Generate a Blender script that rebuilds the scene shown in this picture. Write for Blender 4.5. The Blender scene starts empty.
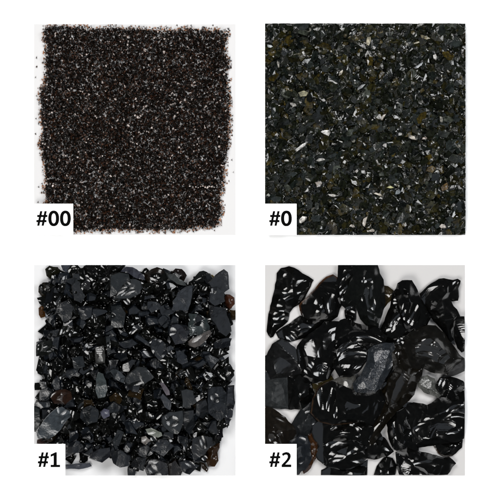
import bpy, bmesh, math, random
import numpy as np
from mathutils import Vector, Matrix
from mathutils.geometry import delaunay_2d_cdt
from mathutils.bvhtree import BVHTree

S = 0.001                      # one photo pixel = one millimetre
scene = bpy.context.scene
C = scene.collection
rng = np.random.default_rng(7)
random.seed(7)

def W(x, y):                   # photo pixel -> millimetre plan position
    return (x - 250.0, 250.0 - y)

# ------------------------------------------------------------------ lights
def sph(az, el):
    a, e = math.radians(az), math.radians(el)
    return Vector((math.cos(a) * math.cos(e), math.sin(a) * math.cos(e), math.sin(e)))
LIGHTS = [sph(118, 54), sph(12, 50), sph(245, 52)]
HALF = [(l + Vector((0, 0, 1))).normalized() for l in LIGHTS]
def softbox(name, d, side, radiance, col):
    L = bpy.data.lights.new(name, 'AREA'); L.shape = 'SQUARE'; L.size = side
    L.energy = math.pi * side * side * radiance; L.color = col
    o = bpy.data.objects.new(name, L); C.objects.link(o)
    o.location = d * 2.2
    o.rotation_euler = (-d).to_track_quat('-Z', 'Y').to_euler()
softbox('softbox_lamp', LIGHTS[0], 1.04, 13.5, (1.0, 0.99, 0.98))
softbox('softbox_lamp', LIGHTS[1], 0.98, 13.0, (0.97, 0.985, 1.0))
softbox('softbox_lamp', LIGHTS[2], 1.00, 13.0, (1.0, 0.985, 0.96))

SHEEN = sph(318, 75)                                      # added dim bluish fill lamp, high above: gives the slate sheen
HALF_SHEEN = (SHEEN + Vector((0, 0, 1))).normalized()
softbox('sheen_fill_lamp', SHEEN, 1.15, 0.50, (0.84, 0.93, 1.06))
w = bpy.data.worlds.new('World'); scene.world = w; w.use_nodes = True
bg = w.node_tree.nodes['Background']
bg.inputs[0].default_value = (0.80, 0.90, 1.0, 1); bg.inputs[1].default_value = 0.05

# ------------------------------------------------------------------ materials
def mat(name):
    m = bpy.data.materials.new(name); m.use_nodes = True
    return m, m.node_tree, m.node_tree.nodes['Principled BSDF']

def glass_material(name, bump_scale, bump_dist, ior=1.56, mot=(0.6, 1.45), mscale=260):
    m, nt, p = mat(name)
    N, Lk = nt.nodes, nt.links
    a = N.new('ShaderNodeAttribute'); a.attribute_name = 'tint'
    r = N.new('ShaderNodeAttribute'); r.attribute_name = 'rough'
    g = N.new('ShaderNodeAttribute'); g.attribute_name = 'grit'
    geo = N.new('ShaderNodeTexCoord')
    n1 = N.new('ShaderNodeTexNoise'); n1.inputs['Scale'].default_value = bump_scale
    n1.inputs['Detail'].default_value = 4; n1.inputs['Roughness'].default_value = 0.6
    Lk.new(geo.outputs['Object'], n1.inputs['Vector'])
    # slight mottling of the tint on the broken faces
    n2 = N.new('ShaderNodeTexNoise'); n2.inputs['Scale'].default_value = mscale
    n2.inputs['Detail'].default_value = 5
    Lk.new(geo.outputs['Object'], n2.inputs['Vector'])
    mr = N.new('ShaderNodeMapRange'); mr.inputs['From Min'].default_value = 0.3; mr.inputs['From Max'].default_value = 0.7
    mr.inputs['To Min'].default_value = mot[0]; mr.inputs['To Max'].default_value = mot[1]
    Lk.new(n2.outputs['Fac'], mr.inputs['Value'])
    mx = N.new('ShaderNodeVectorMath'); mx.operation = 'SCALE'
    Lk.new(a.outputs['Color'], mx.inputs[0]); Lk.new(mr.outputs['Result'], mx.inputs['Scale'])
    Lk.new(mx.outputs['Vector'], p.inputs['Base Color'])
    Lk.new(r.outputs['Fac'], p.inputs['Roughness'])
    sp = N.new('ShaderNodeMapRange'); sp.inputs['From Min'].default_value = 0.26; sp.inputs['From Max'].default_value = 0.42
    sp.inputs['To Min'].default_value = 0.5; sp.inputs['To Max'].default_value = 0.14       # weathered faces shine less than fresh breaks
    Lk.new(r.outputs['Fac'], sp.inputs['Value']); Lk.new(sp.outputs['Result'], p.inputs['Specular IOR Level'])
    p.inputs['IOR'].default_value = ior
    b = N.new('ShaderNodeBump'); b.inputs['Distance'].default_value = bump_dist
    Lk.new(g.outputs['Fac'], b.inputs['Strength'])
    Lk.new(n1.outputs['Fac'], b.inputs['Height']); Lk.new(b.outputs['Normal'], p.inputs['Normal'])
    return m
M_CHUNK = glass_material('black_glass_chunk', 420, 0.0010, 1.53)
M_SHARD = glass_material('black_glass_shard', 480, 0.0009, 1.48)
M_GRAIN = glass_material('black_glass_granule', 500, 0.0004, 1.40)
M_CHIP = glass_material('black_glass_chip', 260, 0.0009, 1.50, (0.2, 2.1), 330)

def paper_material(name, col, mottling=0.02):
    m, nt, p = mat(name); N, Lk = nt.nodes, nt.links
    tc = N.new('ShaderNodeTexCoord'); n = N.new('ShaderNodeTexNoise')
    n.inputs['Scale'].default_value = 9; n.inputs['Detail'].default_value = 3
    Lk.new(tc.outputs['Object'], n.inputs['Vector'])
    mr = N.new('ShaderNodeMapRange'); mr.inputs['To Min'].default_value = 1 - mottling; mr.inputs['To Max'].default_value = 1 + mottling
    Lk.new(n.outputs['Fac'], mr.inputs['Value'])
    mx = N.new('ShaderNodeVectorMath'); mx.operation = 'SCALE'; mx.inputs[0].default_value = col
    Lk.new(mr.outputs['Result'], mx.inputs['Scale']); Lk.new(mx.outputs['Vector'], p.inputs['Base Color'])
    n3 = N.new('ShaderNodeTexNoise'); n3.inputs['Scale'].default_value = 900; Lk.new(tc.outputs['Object'], n3.inputs['Vector'])
    b = N.new('ShaderNodeBump'); b.inputs['Distance'].default_value = 0.0002; b.inputs['Strength'].default_value = 0.15
    Lk.new(n3.outputs['Fac'], b.inputs['Height']); Lk.new(b.outputs['Normal'], p.inputs['Normal'])
    p.inputs['Roughness'].default_value = 0.9; p.inputs['Specular IOR Level'].default_value = 0.15
    return m

# ------------------------------------------------------------------ object helpers
def tag(o, label=None, cat=None, group=None, kind=None):
    if label: o['label'] = label
    if cat: o['category'] = cat
    if group: o['group'] = group
    if kind: o['kind'] = kind
    return o

def new_mesh_obj(name, V, F, m, parent=None, smooth=False, tint=None, rough=None, grit=None, tris=None):
    """V in mm (world), origin moved to the footprint centre at the lowest point."""
    V = np.asarray(V, dtype=float)
    lo, hi = V.min(0), V.max(0)
    org = np.array([(lo[0] + hi[0]) / 2, (lo[1] + hi[1]) / 2, lo[2]])
    if parent is not None: org = np.array(parent.location) / S
    L = (V - org) * S
    me = bpy.data.meshes.new(name)
    if isinstance(F, np.ndarray):
        me.vertices.add(len(L)); me.vertices.foreach_set('co', L.astype(np.float32).ravel())
        me.loops.add(F.size); me.loops.foreach_set('vertex_index', F.astype(np.int32).ravel())
        me.polygons.add(len(F))
        me.polygons.foreach_set('loop_start', np.arange(0, F.size, F.shape[1], dtype=np.int32))
        me.update(calc_edges=True)
    else:
        me.from_pydata([tuple(v) for v in L], [], F); me.update()
    me.polygons.foreach_set('use_smooth', np.full(len(me.polygons), bool(smooth)))
    n = len(L)
    if tint is not None:
        t = np.ones((n, 4), np.float32); t[:, :3] = tint
        a = me.attributes.new('tint', 'FLOAT_COLOR', 'POINT'); a.data.foreach_set('color', t.ravel())
        for nm, val in (('rough', rough), ('grit', grit)):
            a = me.attributes.new(nm, 'FLOAT', 'POINT')
            a.data.foreach_set('value', (np.zeros(n, np.float32) + val).astype(np.float32))
    me.materials.append(m)
    o = bpy.data.objects.new(name, me); C.objects.link(o)
    if parent is None: o.location = org * S
    else: o.parent = parent
    return o

# ------------------------------------------------------------------ the setting
def slab(name, x0, y0, x1, y1, z0, z1, m):
    (a, b), (c, d) = W(x0, y1), W(x1, y0)
    V = [(a, b, z0), (c, b, z0), (c, d, z0), (a, d, z0), (a, b, z1), (c, b, z1), (c, d, z1), (a, d, z1)]
    F = [(3, 2, 1, 0), (4, 5, 6, 7), (0, 1, 5, 4), (1, 2, 6, 5), (2, 3, 7, 6), (3, 0, 4, 7)]
    return new_mesh_obj(name, V, F, m)
board = slab('ground', -900, -900, 1400, 1400, -3.0, -0.8, paper_material('white_board', (0.90, 0.90, 0.90), 0.0))
tag(board, kind='structure')
PANEL = {'00': (34, 24, 235.5, 235), '0': (265, 24, 465, 235), '1': (34, 265, 235.5, 475.5), '2': (265, 265, 465, 475.5)}
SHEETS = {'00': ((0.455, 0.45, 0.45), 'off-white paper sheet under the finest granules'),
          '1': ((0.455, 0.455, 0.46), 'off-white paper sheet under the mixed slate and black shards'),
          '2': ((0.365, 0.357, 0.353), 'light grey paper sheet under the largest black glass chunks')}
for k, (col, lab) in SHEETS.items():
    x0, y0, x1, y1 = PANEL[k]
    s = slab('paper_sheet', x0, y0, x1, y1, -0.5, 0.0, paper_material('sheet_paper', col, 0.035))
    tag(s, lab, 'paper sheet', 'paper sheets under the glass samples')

# ------------------------------------------------------------------ size cards with lettering
def ellipse(cx, cy, rx, ry, n=44, p=2.25):
    out = []
    for i in range(n):
        a = 2 * math.pi * i / n; c, s = math.cos(a), math.sin(a)
        out.append((cx + rx * math.copysign(abs(c) ** (2 / p), c), cy + ry * math.copysign(abs(s) ** (2 / p), s)))
    return out
def glyph(ch, x, y):
    """rings of one character; x = left, y = top in photo px; 15.2 px tall"""
    if ch == '#':
        sl = 3.0; rs = []
        for bx in (3.9, 8.3):
            rs.append([(x + bx, y + 0.3), (x + bx + 2.3, y + 0.3), (x + bx + 2.3 - sl, y + 15), (x + bx - sl, y + 15)])
        rs.append([(x + 1.0, y + 4.1), (x + 11.2, y + 4.1), (x + 11.2, y + 6.3), (x + 1.0, y + 6.3)])
        rs.append([(x + 0.2, y + 9.2), (x + 10.3, y + 9.2), (x + 10.4, y + 11.4), (x + 0.1, y + 11.4)])
        return [('solid', r) for r in rs]
    if ch == '0':
        return [('ring', ellipse(x + 5.3, y + 7.6, 5.45, 7.85), ellipse(x + 5.3, y + 7.6, 2.15, 5.0))]
    if ch == '1':
        return [('solid', [(x + 3.3, y + 12.8), (x + 3.3, y + 3.6), (x + 0.3, y + 4.9), (x + 0.3, y + 2.5), (x + 5.1, y + 0.2), (x + 6.5, y + 0.2), (x + 6.5, y + 12.8)]),
                ('solid', [(x + 0.3, y + 12.8), (x + 9.8, y + 12.8), (x + 9.8, y + 15.1), (x + 0.3, y + 15.1)])]
    if ch == '2':
        outer = [(x + 0.5, y + 1.9), (x + 2.3, y + 0.7), (x + 4.9, y + 0.0), (x + 7.4, y + 0.5), (x + 9.0, y + 2.0), (x + 9.5, y + 4.2),
                 (x + 8.9, y + 6.6), (x + 7.4, y + 8.9), (x + 5.6, y + 10.9), (x + 4.0, y + 12.5), (x + 10.0, y + 12.5), (x + 10.0, y + 15.1), (x + 0.3, y + 15.1),
                 (x + 0.3, y + 12.9), (x + 3.6, y + 9.5), (x + 5.5, y + 7.3), (x + 6.5, y + 5.2), (x + 6.3, y + 3.4), (x + 5.3, y + 2.6), (x + 3.8, y + 2.7),
                 (x + 2.6, y + 3.4), (x + 1.7, y + 4.1)]
        return [('solid', outer)]
def extrude_ring(r, z0, z1):
    n = len(r); P = [W(*q) for q in r]
    ar = sum(P[i][0] * P[(i + 1) % n][1] - P[(i + 1) % n][0] * P[i][1] for i in range(n))
    if ar < 0: P = P[::-1]
    V = [(a, b, z0) for a, b in P] + [(a, b, z1) for a, b in P]
    F = [tuple(range(n, 2 * n)), tuple(range(n - 1, -1, -1))] + [(i, (i + 1) % n, n + (i + 1) % n, n + i) for i in range(n)]
    return V, F
M_CARD = paper_material('white_card', (0.90, 0.90, 0.90), 0.0)
M_INK, _nt, _p = mat('black_ink'); _p.inputs['Base Color'].default_value = (0.0015, 0.0015, 0.0015, 1); _p.inputs['Roughness'].default_value = 0.8
_p.inputs['Specular IOR Level'].default_value = 0.02
def card(text, x0, y0, x1, y1, z, tx, ty, adv, label):
    # long lens parallax: a card lying z mm above the board looks (3000/(3000-z)) larger
    k = (3000.0 - z) / 3000.0
    q = lambda v: 250 + (v - 250) * k
    o = slab('size_card', q(x0), q(y0), q(x1), q(y1), z - 0.5, z, M_CARD)
    V, F = [], []
    zz = 0
    for ch, ax in zip(text, adv):
        for gl in glyph(ch, tx + ax, ty):
            zz += 1; za, zb = z - 0.02 , z + 0.10 + 0.012 * zz
            if gl[0] == 'solid':
                v, f = extrude_ring([(q(a), q(b)) for a, b in gl[1]], za, zb)
            else:
                A = [W(q(a), q(b)) for a, b in gl[1]]; B = [W(q(a), q(b)) for a, b in gl[2]]; n = len(A)
                v = [(a, b, za) for a, b in A] + [(a, b, za) for a, b in B] + [(a, b, zb) for a, b in A] + [(a, b, zb) for a, b in B]
                f = []
                for i in range(n):
                    j = (i + 1) % n
                    f += [(2 * n + i, 3 * n + i, 3 * n + j, 2 * n + j), (i, j, n + j, n + i), (i, 2 * n + i, 2 * n + j, j), (n + i, n + j, 3 * n + j, 3 * n + i)]
            o0 = len(V); V += v; F += [tuple(o0 + i for i in t) for t in f]
    l = new_mesh_obj('lettering', V, F, M_INK, parent=o)
    bm = bmesh.new(); bm.from_mesh(l.data); bmesh.ops.recalc_face_normals(bm, faces=bm.faces); bm.to_mesh(l.data); bm.free()
    tag(o, label, 'label card', 'white size cards on the glass samples')
ZC = {'00': 7.6, '0': 11.5, '1': 25.0, '2': 27.0}
card('#00', 34, 203.7, 73.2, 235.2, ZC['00'], 36.2, 210.8, (0, 12.2, 23.9), 'white card printed #00 at the corner of the finest granules')
card('#0', 264.7, 203.7, 296.6, 235.2, ZC['0'], 269.1, 210.8, (0, 12.0), 'white card printed #0 at the corner of the small chips')
card('#1', 34, 444, 65.3, 475.6, ZC['1'], 37.7, 452.0, (0, 12.6), 'white card printed #1 at the corner of the shards')
card('#2', 264.7, 444, 296.6, 475.6, ZC['2'], 269.1, 452.0, (0, 12.2), 'white card printed #2 at the corner of the largest chunks')

# ------------------------------------------------------------------ broken-glass bodies from an outline
def fract_outline(P, amp, step, r):
    out = []
    n = len(P)
    for i in range(n):
        a, b = np.array(P[i], float), np.array(P[(i + 1) % n], float)
        L = np.linalg.norm(b - a)
        if L < 1e-6: continue
        k = max(1, int(L / step)); nrm = np.array([-(b - a)[1], (b - a)[0]]) / L
        bow = r.normal() * amp * 0.8
        for j in range(k):
            t = j / k
            off = 0 if j == 0 else r.normal() * amp * 0.45 + bow * math.sin(math.pi * t)
            out.append(a + (b - a) * t + nrm * off)
    return np.array(out)
def clip_rect(P, x0, y0, x1, y1):
    def cl(P, ax, val, keep_less):
        out = []
        n = len(P)
        for i in range(n):
            a, b = P[i], P[(i + 1) % n]
            ia = (a[ax] <= val) if keep_less else (a[ax] >= val)
            ib = (b[ax] <= val) if keep_less else (b[ax] >= val)
            if ia: out.append(a)
            if ia != ib:
                t = (val - a[ax]) / (b[ax] - a[ax]); out.append(a + (b - a) * t)
        return out
    P = [np.array(p, float) for p in P]
    for ax, val, less in ((0, x0, False), (0, x1, True), (1, y0, False), (1, y1, True)):
        P = cl(P, ax, val, less)
        if len(P) < 3: return None
    return np.array(P)
def inside(Q, P):
    x, y = Q[:, 0], Q[:, 1]; c = np.zeros(len(Q), bool); n = len(P); j = n - 1
    for i in range(n):
        xi, yi, xj, yj = P[i][0], P[i][1], P[j][0], P[j][1]
        if abs(yj - yi) > 1e-12:
            c ^= ((yi > y) != (yj > y)) & (x < (xj - xi) * (y - yi) / (yj - yi) + xi)
        j = i
    return c
def dist_edge(Q, P):
    d = np.full(len(Q), 1e9); n = len(P)
    for i in range(n):
        a = np.array(P[i]); b = np.array(P[(i + 1) % n]); ab = b - a; L2 = ab @ ab
        if L2 < 1e-12: continue
        t = np.clip(((Q - a) @ ab) / L2, 0, 1)
        d = np.minimum(d, np.linalg.norm(Q - (a + t[:, None] * ab), axis=1))
    return d
def vnoise(Q, scale, seed):
    """smooth value noise in the plan, -1..1"""
    r = np.random.default_rng(seed); T = r.uniform(-1, 1, (64, 64))
    p = Q / scale + 1000.3; i = np.floor(p).astype(int); f = p - i; f = f * f * (3 - 2 * f)
    a = T[i[:, 0] % 64, i[:, 1] % 64]; b = T[(i[:, 0] + 1) % 64, i[:, 1] % 64]
    c = T[i[:, 0] % 64, (i[:, 1] + 1) % 64]; d = T[(i[:, 0] + 1) % 64, (i[:, 1] + 1) % 64]
    return (a * (1 - f[:, 0]) + b * f[:, 0]) * (1 - f[:, 1]) + (c * (1 - f[:, 0]) + d * f[:, 0]) * f[:, 1]

def smin(a, b, k=0.45):
    t = np.clip(0.5 + 0.5 * (b - a) / k, 0, 1)
    return b * (1 - t) + a * t - k * t * (1 - t)
def shard(name, poly, z, thick, seed, m, panel, tint=(0.006,) * 3, rough=0.12, grit=0.1, spacing=0.8, facets=6, tilt=(4, 30),
          ripple=0.10, scoops=3, edge=1.6, bevel=0.88, hl=(), avoid=0.85, jag=0.35, patchy=None, flat=None, rust=None, raw=False, wob=0.22, toward=0.0, grow=0.0, swell=0.0, ridges=True):
    """One broken piece: outline -> convex set of tilted fracture faces, shell-shaped scoops with ripple rings, thin rim."""
    r = np.random.default_rng(seed)
    pl0 = np.array([W(*q) for q in poly], float)
    if grow:
        c_ = pl0.mean(0); v_ = pl0 - c_; pl0 = c_ + v_ * (1 + grow / np.maximum(np.linalg.norm(v_, axis=1), 1))[:, None]
    P0 = fract_outline(pl0, jag, 3.6, r)                             # plan mm
    x0, y0, x1, y1 = PANEL[panel]
    k_ = 1 - (z + thick) / 3000.0
    (ax, ay), (bx, by) = W(x0, y1), W(x1, y0)
    ax, ay, bx, by = ax * k_, ay * k_, bx * k_, by * k_
    P = clip_rect(P0, ax + 0.02, ay + 0.02, bx - 0.02, by - 0.02)
    if P is None: return None
    # resample the outline
    B = []
    for i in range(len(P)):
        a, b = P[i], P[(i + 1) % len(P)]; L = np.linalg.norm(b - a)
        if L < 0.05: continue
        k = max(1, int(L / spacing))
        B += [a + (b - a) * j / k for j in range(k)]
    B = np.array(B); nb = len(B)
    if nb < 3: return None
    lo, hi = B.min(0), B.max(0)
    gx = np.arange(lo[0], hi[0], spacing); gy = np.arange(lo[1], hi[1], spacing * 0.866)
    G = np.array([(a + (0.5 * spacing if j % 2 else 0), b) for j, b in enumerate(gy) for a in gx])
    if len(G):
        G = G + r.uniform(-0.12, 0.12, G.shape) * spacing
        G = G[inside(G, B)]
        if len(G): G = G[dist_edge(G, B) > spacing * 0.45]
    Q = np.vstack([B, G]) if len(G) else B
    # the fracture faces, as functions of the plan position; the surface is the lowest of them
    cen = P0.mean(0); R = max(np.linalg.norm(P0 - cen, axis=1).mean(), 2.0)
    fs = []
    fs.append(lambda q: thick * 1.12 + 0.8 * vnoise(q, 8.0, seed + 1) + 0.3 * vnoise(q, 3.6, seed + 2) - 0.02 * ((q - cen) ** 2).sum(1) / R)
    for k in range(facets):
        for _ in range(30):
            az = r.uniform(0, 2 * math.pi); tl = math.radians(r.uniform(*tilt))
            nv = Vector((math.sin(tl) * math.cos(az), math.sin(tl) * math.sin(az), math.cos(tl)))
            if all(nv.angle(H) > math.radians(16.5) for H in HALF) or r.random() > avoid: break
        if r.random() < toward:
            nv = (HALF_SHEEN + Vector((r.normal() * .06, r.normal() * .06, 0))).normalized(); az = math.atan2(nv.y, nv.x)
        def face(q, c=cen + R * r.uniform(0.0, 0.55) * np.array([math.cos(az), math.sin(az)]), g=-np.array([nv.x, nv.y]) / nv.z,
                 t0=thick * r.uniform(0.86, 1.0), o=P0[r.integers(len(P0))], lam=r.uniform(2.2, 4.5), lb=r.uniform(5.5, 9.0), am=r.random(), k=k):
            rad = np.linalg.norm(q - o, axis=1)
            return (t0 + (q - c) @ g + ripple * 0.5 * np.sin(2 * math.pi * rad / lam + 3.0 * vnoise(q, 5, seed + k)) * am * np.clip(vnoise(q, 8, seed + 31 * k) * 2, 0, 1)
                    + swell * np.sin(2 * math.pi * rad / lb + 2.0 * vnoise(q, 9, seed + 7 * k)) + wob * vnoise(q, 6.5, seed * 3 + k))
        fs.append(face)
    for k in range(scoops):
        def bowl(q, o=P0[r.integers(len(P0))] * 0.75 + cen * 0.25 + r.normal(size=2) * R * 0.15, rs=R * r.uniform(0.35, 0.8), sk=r.uniform(0.7, 1.4), t0=thick * r.uniform(0.35, 0.7), lam=r.uniform(2.0, 3.6), k=k):
            rad = np.linalg.norm((q - o) @ np.array([[1, 0.3], [-0.3, sk]]), axis=1)
            return t0 + (rad / rs) ** 2 * thick * 0.45 + ripple * np.sin(2 * math.pi * rad / lam + 3 * vnoise(q, 4, seed + 50 + k)) * np.clip(vnoise(q, 6, seed + 13 * k) * 2.5, 0, 1)
        fs.append(bowl)
    fs.append(lambda q: edge + dist_edge(q, P0) * bevel * (1.0 + 0.12 * vnoise(q, 7, seed + 9)))
    # flake scars seen as gleams in the photograph: shallow shell cuts whose floor leans half-way towards a softbox
    for (hx, hy, rx, ry, ang, li, rip, lam, rag) in hl:
        c = np.array(W(hx, hy)); hc = min(float(f(c[None])[0]) for f in fs)
        H = HALF[li] if li >= 0 else HALF_SHEEN
        def scar(q, c=c, a=math.radians(ang), g=-np.array([H.x, H.y]) / H.z, hc=max(hc - 0.12 - max(0, min(rx, ry) - 3.5) * .28, 0.8), ku=max(.07 / max(rx, .5), .004), kv=max(.07 / max(ry, .5), .005), rip=rip, lam=lam, sd=seed + int(hx * 7) % 91):
            D = q - c; u = D[:, 0] * math.cos(a) + D[:, 1] * math.sin(a); v = -D[:, 0] * math.sin(a) + D[:, 1] * math.cos(a)
            v = v + 0.02 * u * u + 0.25 * vnoise(q, 3.5, sd)
            return hc + D @ g + ku * u * u + kv * v * v + 0.55 * rip * np.sin(2 * math.pi * (v + 0.8 * vnoise(q, 4.0, sd + 1)) / lam) * (0.5 + 0.6 * vnoise(q, 4.4, sd + 2))
        fs.append(scar)
    def tri(Qp, Ed):
        res = delaunay_2d_cdt([Vector(q) for q in Qp], Ed, [], 1, 1e-5)
        vs = np.array([tuple(v) for v in res[0]]); T = np.array([f for f in res[2] if len(f) == 3])
        if len(T):
            e1 = vs[T[:, 1]] - vs[T[:, 0]]; e2 = vs[T[:, 2]] - vs[T[:, 0]]
            ar = e1[:, 0] * e2[:, 1] - e1[:, 1] * e2[:, 0]
            T[ar < 0] = T[ar < 0][:, ::-1]
        return vs, T
    rim_e = [(i, (i + 1) % nb) for i in range(nb)]
    vs, T = tri(Q, rim_e)
    if len(T) == 0: return None
    if ridges:                                                       # lay mesh edges exactly along the ridges between the faces
        M = np.array([f(vs) for f in fs]); lab_ = M.argmin(0)
        cross = {}; segs = []
        def cr(a, b):
            kx = (min(a, b), max(a, b))
            if kx not in cross:
                a, b = kx; la, lb_ = lab_[a], lab_[b]
                da = M[la, a] - M[lb_, a]; db = M[la, b] - M[lb_, b]
                t = da / (da - db) if abs(da - db) > 1e-9 else .5
                cross[kx] = vs[a] + (vs[b] - vs[a]) * min(max(t, .02), .98)
            return kx
        for t in T:
            e_ = [(t[0], t[1]), (t[1], t[2]), (t[2], t[0])]
            cs = [cr(*q) for q in e_ if lab_[q[0]] != lab_[q[1]]]
            if len(cs) == 2: segs.append((cs[0], cs[1]))
        if cross:
            keys = list(cross); KP = np.array([cross[k] for k in keys]); idx = {k: i for i, k in enumerate(keys)}
            keep = np.ones(len(Q), bool)
            for s0 in range(nb, len(Q), 400):
                blk = Q[s0:s0 + 400]
                dd = np.sqrt(((blk[:, None, :] - KP[None]) ** 2).sum(2)).min(1)
                keep[s0:s0 + 400] = dd > spacing * .30
            Q2 = np.vstack([Q[keep], KP]); off = int(keep.sum())
            vs2, T2 = tri(Q2, rim_e + [(idx[a] + off, idx[b_] + off) for a, b_ in segs])
            if len(T2): vs, T = vs2, T2
    Q = vs
    h = np.array([f(Q) for f in fs]).min(0)
    d = dist_edge(Q, P0)
    h = np.maximum(h, edge * 0.6 + np.minimum(d, 1.5) * 0.12)
    if patchy:                                                       # crumbly, sugary fracture
        h = h + patchy * (vnoise(Q, 1.5, seed + 5) + 0.6 * vnoise(Q, 0.9, seed + 6)) * np.clip(d / 2, 0, 1)
    top = z + h
    bot = z + np.clip(edge * 0.45 - d * 0.35, 0.0, None)
    bot = np.minimum(bot, top - 0.15)
    n = len(Q)
    V = np.vstack([np.column_stack([Q, top]), np.column_stack([Q, bot])])
    # boundary edges of the triangulation
    E = {}
    for t in T:
        for a, b in ((t[0], t[1]), (t[1], t[2]), (t[2], t[0])):
            if (b, a) in E: del E[(b, a)]
            else: E[(a, b)] = 1
    side = []
    for a, b in E:
        side += [(a, a + n, b + n), (a, b + n, b)]
    F = np.vstack([T, T[:, ::-1] + n, np.array(side)])
    tc = np.tile(np.array(tint, float), (n, 1))
    if rust:                                                         # amber of light through thin glass, painted into the tint along one side
        (rx_, ry_), wd, colr = rust
        side_ = ((Q - cen) @ np.array([rx_, -ry_])) / R
        k_ = np.clip(1 - d / wd, 0, 1) * np.clip(side_ * 2, 0, 1) * (0.6 + 0.4 * vnoise(Q, 3, seed + 3))
        tc = tc * (1 - k_[:, None]) + np.array(colr) * k_[:, None]
    tc = np.vstack([tc, tc])
    if raw: return (V, F, tc, rough, grit)
    return finish_shard(name, V, F, m, tc, rough, grit)

def finish_shard(name, V, F, m, tc, rough, grit):
    o = new_mesh_obj(name, V, F, m, smooth=True, tint=tc, rough=rough, grit=grit)
    o.data.set_sharp_from_angle(angle=math.radians(17))
    return o
BLACK = (0.0013, 0.0013, 0.0012)
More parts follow.
